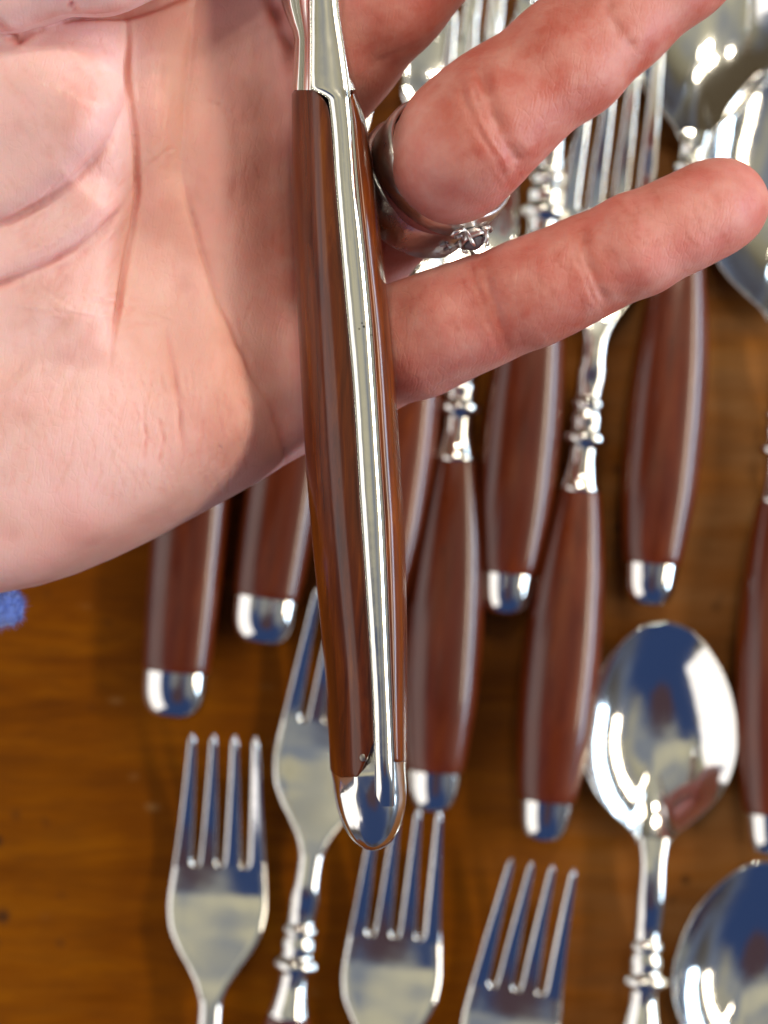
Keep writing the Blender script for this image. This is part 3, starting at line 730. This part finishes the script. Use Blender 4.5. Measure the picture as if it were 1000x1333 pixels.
wn = N.new('ShaderNodeVectorMath'); wn.operation = 'ADD'; L.new(texco(N, L, (1.6, 0.7, 1)), wn.inputs[0])
ns = N.new('ShaderNodeTexNoise'); ns.inputs['Scale'].default_value = 300; L.new(v, ns.inputs['Vector'])
sc_ = N.new('ShaderNodeVectorMath'); sc_.operation = 'SCALE'; sc_.inputs['Scale'].default_value = 0.004; L.new(ns.outputs['Color'], sc_.inputs[0]); L.new(sc_.outputs[0], wn.inputs[1])
L.new(wn.outputs[0], vo.inputs['Vector'])
bn = bump(N, L, maprange(N, L, vo.outputs['Distance'], 0, 0.12, 0, 1), 0.20, 0.00010)
bn = bump(N, L, wv.outputs['Fac'], 0.07, 0.00010, bn)
bn = bump(N, L, n3, 0.5, 0.00012, bn); bn = bump(N, L, n2, 0.18, 0.0003, bn)
L.new(bn, b.inputs['Normal'])
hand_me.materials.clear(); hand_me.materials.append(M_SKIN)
person = empty('person', P(200, 400, 110))
tag(person, 'open left hand palm up behind the held knife, with blue fuzzy sleeve', 'person')
hand = bpy.data.objects.new('hand', hand_me); COL.objects.link(hand); hand.parent = person; hand.matrix_parent_inverse = Matrix.Translation(-person.location)

# ------------------------------------------------------------------ blue fuzzy sleeve behind the wrist
M_FUZZ, N, L, b = new_mat('blue_fleece')
v = texco(N, L)
L.new(ramp(N, L, noise(N, L, v, 700, 4), [(0.3, (0.08, 0.15, 0.55)), (0.7, (0.22, 0.34, 0.85))]), b.inputs['Base Color'])
b.inputs['Roughness'].default_value = 0.9; b.inputs['Sheen Weight'].default_value = 0.6
L.new(bump(N, L, noise(N, L, v, 1300, 4), 0.9, 0.0005), b.inputs['Normal'])
path = [(-230, 745, 100, 60), (-150, 760, 99, 48), (-80, 776, 98, 36), (-35, 784, 98, 36), (-8, 787, 98, 32), (13, 791, 98, 26), (24, 793, 98, 16), (29, 795, 98, 5)]
rings = []
for i in range(45):
    t = i/44*(len(path)-1); k = min(int(t), len(path)-2); f = t-k
    x, y, z, r_ = (path[k][q]+(path[k+1][q]-path[k][q])*f for q in range(4)); cpt = P(x, y, z); r_ = r_*0.115*MM
    ring = []
    for j in range(24):
        a = 2*math.pi*j/24; nn = 1+0.22*mnoise.noise(Vector((i*0.35, math.cos(a)*1.6, math.sin(a)*1.6)))
        ring.append(cpt+Vector((0.15*math.sin(a)*r_, math.sin(a)*r_*nn, math.cos(a)*r_*nn)))
    rings.append(ring)
V, F = loft(rings); V = [v_-person.location for v_ in V]
cuff = mesh_obj('sleeve_cuff', V, F, M_FUZZ, person)
VF, FF = [], []
for k in range(900):
    i = random.randrange(24, 44); j = random.randrange(24); p0 = rings[i][j]; cpt = sum(rings[i], Vector())/24
    nrm = (p0-cpt).normalized()+Vector((0.6 if i > 38 else 0, 0, 0)); l_ = random.uniform(0.4, 1.7)*MM; p = p0.copy(); dirn = (nrm+Vector([random.uniform(-.7, .7) for _ in range(3)])).normalized()
    b0 = len(VF); wd = 0.035*MM; sidev = dirn.orthogonal().normalized()*wd; s2 = dirn.cross(sidev).normalized()*wd
    for s_ in range(4):
        q = 1-s_/3.3; VF += [p+sidev*q-person.location, p-sidev*0.5*q+s2*0.87*q-person.location, p-sidev*0.5*q-s2*0.87*q-person.location]
        dirn = (dirn+Vector([random.uniform(-.6, .6) for _ in range(3)])).normalized(); p = p+dirn*l_/3
    for s_ in range(3):
        for e_ in range(3): FF.append((b0+s_*3+e_, b0+s_*3+(e_+1) % 3, b0+s_*3+3+(e_+1) % 3, b0+s_*3+3+e_))
fz = mesh_obj('fuzz', VF, FF, M_FUZZ, cuff); fz['kind'] = 'stuff'

# ------------------------------------------------------------------ rings on the ring finger
def band(name, c_px, z, tilt_dir, tilt, radius, width, th, mat, parent, bev=0.25, seg=96, elong=1.0):
    """a finger ring: circle about an axis leaning from +z by tilt towards tilt_dir (degrees in the table plane)"""
    ax = Vector((math.sin(tilt)*math.cos(tilt_dir), math.sin(tilt)*math.sin(tilt_dir), math.cos(tilt)))
    e1 = Vector((-math.sin(tilt_dir), math.cos(tilt_dir), 0)); e2 = ax.cross(e1)
    prof = [(-width/2, 0), (-width/2, th*0.6), (-width/2+bev, th), (0, th*1.12), (width/2-bev, th), (width/2, th*0.6), (width/2, 0), (0, -0.1)]
    V = []; F = []; m = len(prof)
    for k in range(seg):
        a = 2*math.pi*k/seg; rd = e1*math.cos(a)*elong+e2*math.sin(a)
        for h, r_ in prof: V.append((rd*(radius+r_)+ax*h)*MM)
    for k in range(seg):
        for j in range(m): F.append((k*m+j, k*m+(j+1) % m, ((k+1) % seg)*m+(j+1) % m, ((k+1) % seg)*m+j))
    o = mesh_obj(name, V, F, mat, parent)
    return o, ax, e1, e2
def tube(pts, r_, seg=8):
    rings = []
    for i, p in enumerate(pts):
        t = (pts[min(i+1, len(pts)-1)]-pts[max(i-1, 0)]).normalized(); s_ = t.orthogonal().normalized(); u_ = t.cross(s_)
        rr = r_*(1 if 0 < i < len(pts)-1 else 0.6)
        rings.append([p+(s_*math.cos(2*math.pi*k/seg)+u_*math.sin(2*math.pi*k/seg))*rr for k in range(seg)])
    return loft(rings)
TD = math.radians(41); TL = math.radians(41)
r1 = empty('ring', P(576, 218, 123.2)); tag(r1, 'thin darkened silver ring with a pronged stone, nearest the fingertip', 'ring', 'rings on the ring finger')
bo, ax, e1, e2 = band('band', None, 0, TD, TL, 9.3, 4.9, 0.85, M_RING, r1)
# setting with prongs and a faceted stone, on the lower right of the band
aa = math.radians(158)
rd = (e1*math.cos(aa)+e2*math.sin(aa)).normalized(); tg = ax.cross(rd).normalized(); sc0 = rd*10.3
V, F = [], []
for r_, h in ((1.2, 0.0), (1.9, 0.8), (2.2, 1.6), (2.0, 1.9), (1.6, 1.6)):
    for k in range(20):
        a = 2*math.pi*k/20; V.append((sc0+(ax*math.cos(a)+tg*math.sin(a))*r_*(1+0.06*math.cos(5*a))+rd*h)*MM)
for i in range(4):
    for k in range(20): F.append((i*20+k, i*20+(k+1) % 20, i*20+20+(k+1) % 20, i*20+20+k))
mesh_obj('stone_setting', V, F, M_RING2, r1)
for k in range(5):
    a = 2*math.pi*k/5+0.3; q = ax*math.cos(a)+tg*math.sin(a)
    V, F = tube([(sc0+q*1.9+rd*0.6)*MM, (sc0+q*2.35+rd*1.6)*MM, (sc0+q*2.15+rd*2.5)*MM, (sc0+q*1.5+rd*2.9)*MM], 0.32*MM); mesh_obj('prong', V, F, M_RING2, r1)
for s_ in (-1, 1):                                     # scrolls beside the setting
    pts = []
    for k in range(26):
        a = k/25*math.pi*2.6; r_ = 1.5*(1-k/34); pts.append((sc0-rd*0.1+tg*s_*(2.4+r_*math.cos(a))*1.0+ax*(r_*math.sin(a))+rd*(0.5-0.012*k))*MM)
    V, F = tube(pts, 0.30*MM); mesh_obj('scroll', V, F, M_RING2, r1)
M_STONE, N, L, b = new_mat('dark_stone'); b.inputs['Base Color'].default_value = (0.16, 0.17, 0.20, 1); b.inputs['Roughness'].default_value = 0.05
V, F = [], []
for r_, h in ((0.0, 2.9), (0.9, 2.75), (1.7, 2.1), (1.2, 1.0)):
    for k in range(10):
        a = 2*math.pi*k/10; V.append((sc0+(ax*math.cos(a)+tg*math.sin(a))*r_+rd*h)*MM)
for i in range(3):
    for k in range(10): F.append((i*10+k, i*10+(k+1) % 10, i*10+10+(k+1) % 10, i*10+10+k))
mesh_obj('stone', V, F, M_STONE, r1, smooth=False)
for ch in r1.children:
    if ch.name != bo.name: ch.scale = (0.95,)*3; ch.location = sc0*MM*0.05-ax*0.7*MM
c2 = P(545, 245, 117)
r2 = empty('ring', c2); tag(r2, 'wide bright silver ring behind the thin one, nearer the palm', 'ring', 'rings on the ring finger')
band('band', None, 0, TD, TL, 9.4, 6.5, 0.9, M_RING2, r2, 0.5)
for k in range(16):                                    # leaf relief on the edge facing the little finger
    a = math.radians(150+k*7.5); rdk = e1*math.cos(a)+e2*math.sin(a); tk = ax.cross(rdk)
    base = rdk*10.4+ax*(-0.2 if k % 2 else 0.9); pts = [(base+tk*(q-1)*0.55+ax*0.8*math.sin(q*1.5)+rdk*0.15)*MM for q in (0, 0.7, 1.4, 2.0)]
    V, F = tube(pts, 0.28*MM, 6); mesh_obj('leaf_relief', V, F, M_RING2, r2)
print('hand verts', n, 'tris', 2*len(hand_me.polygons))
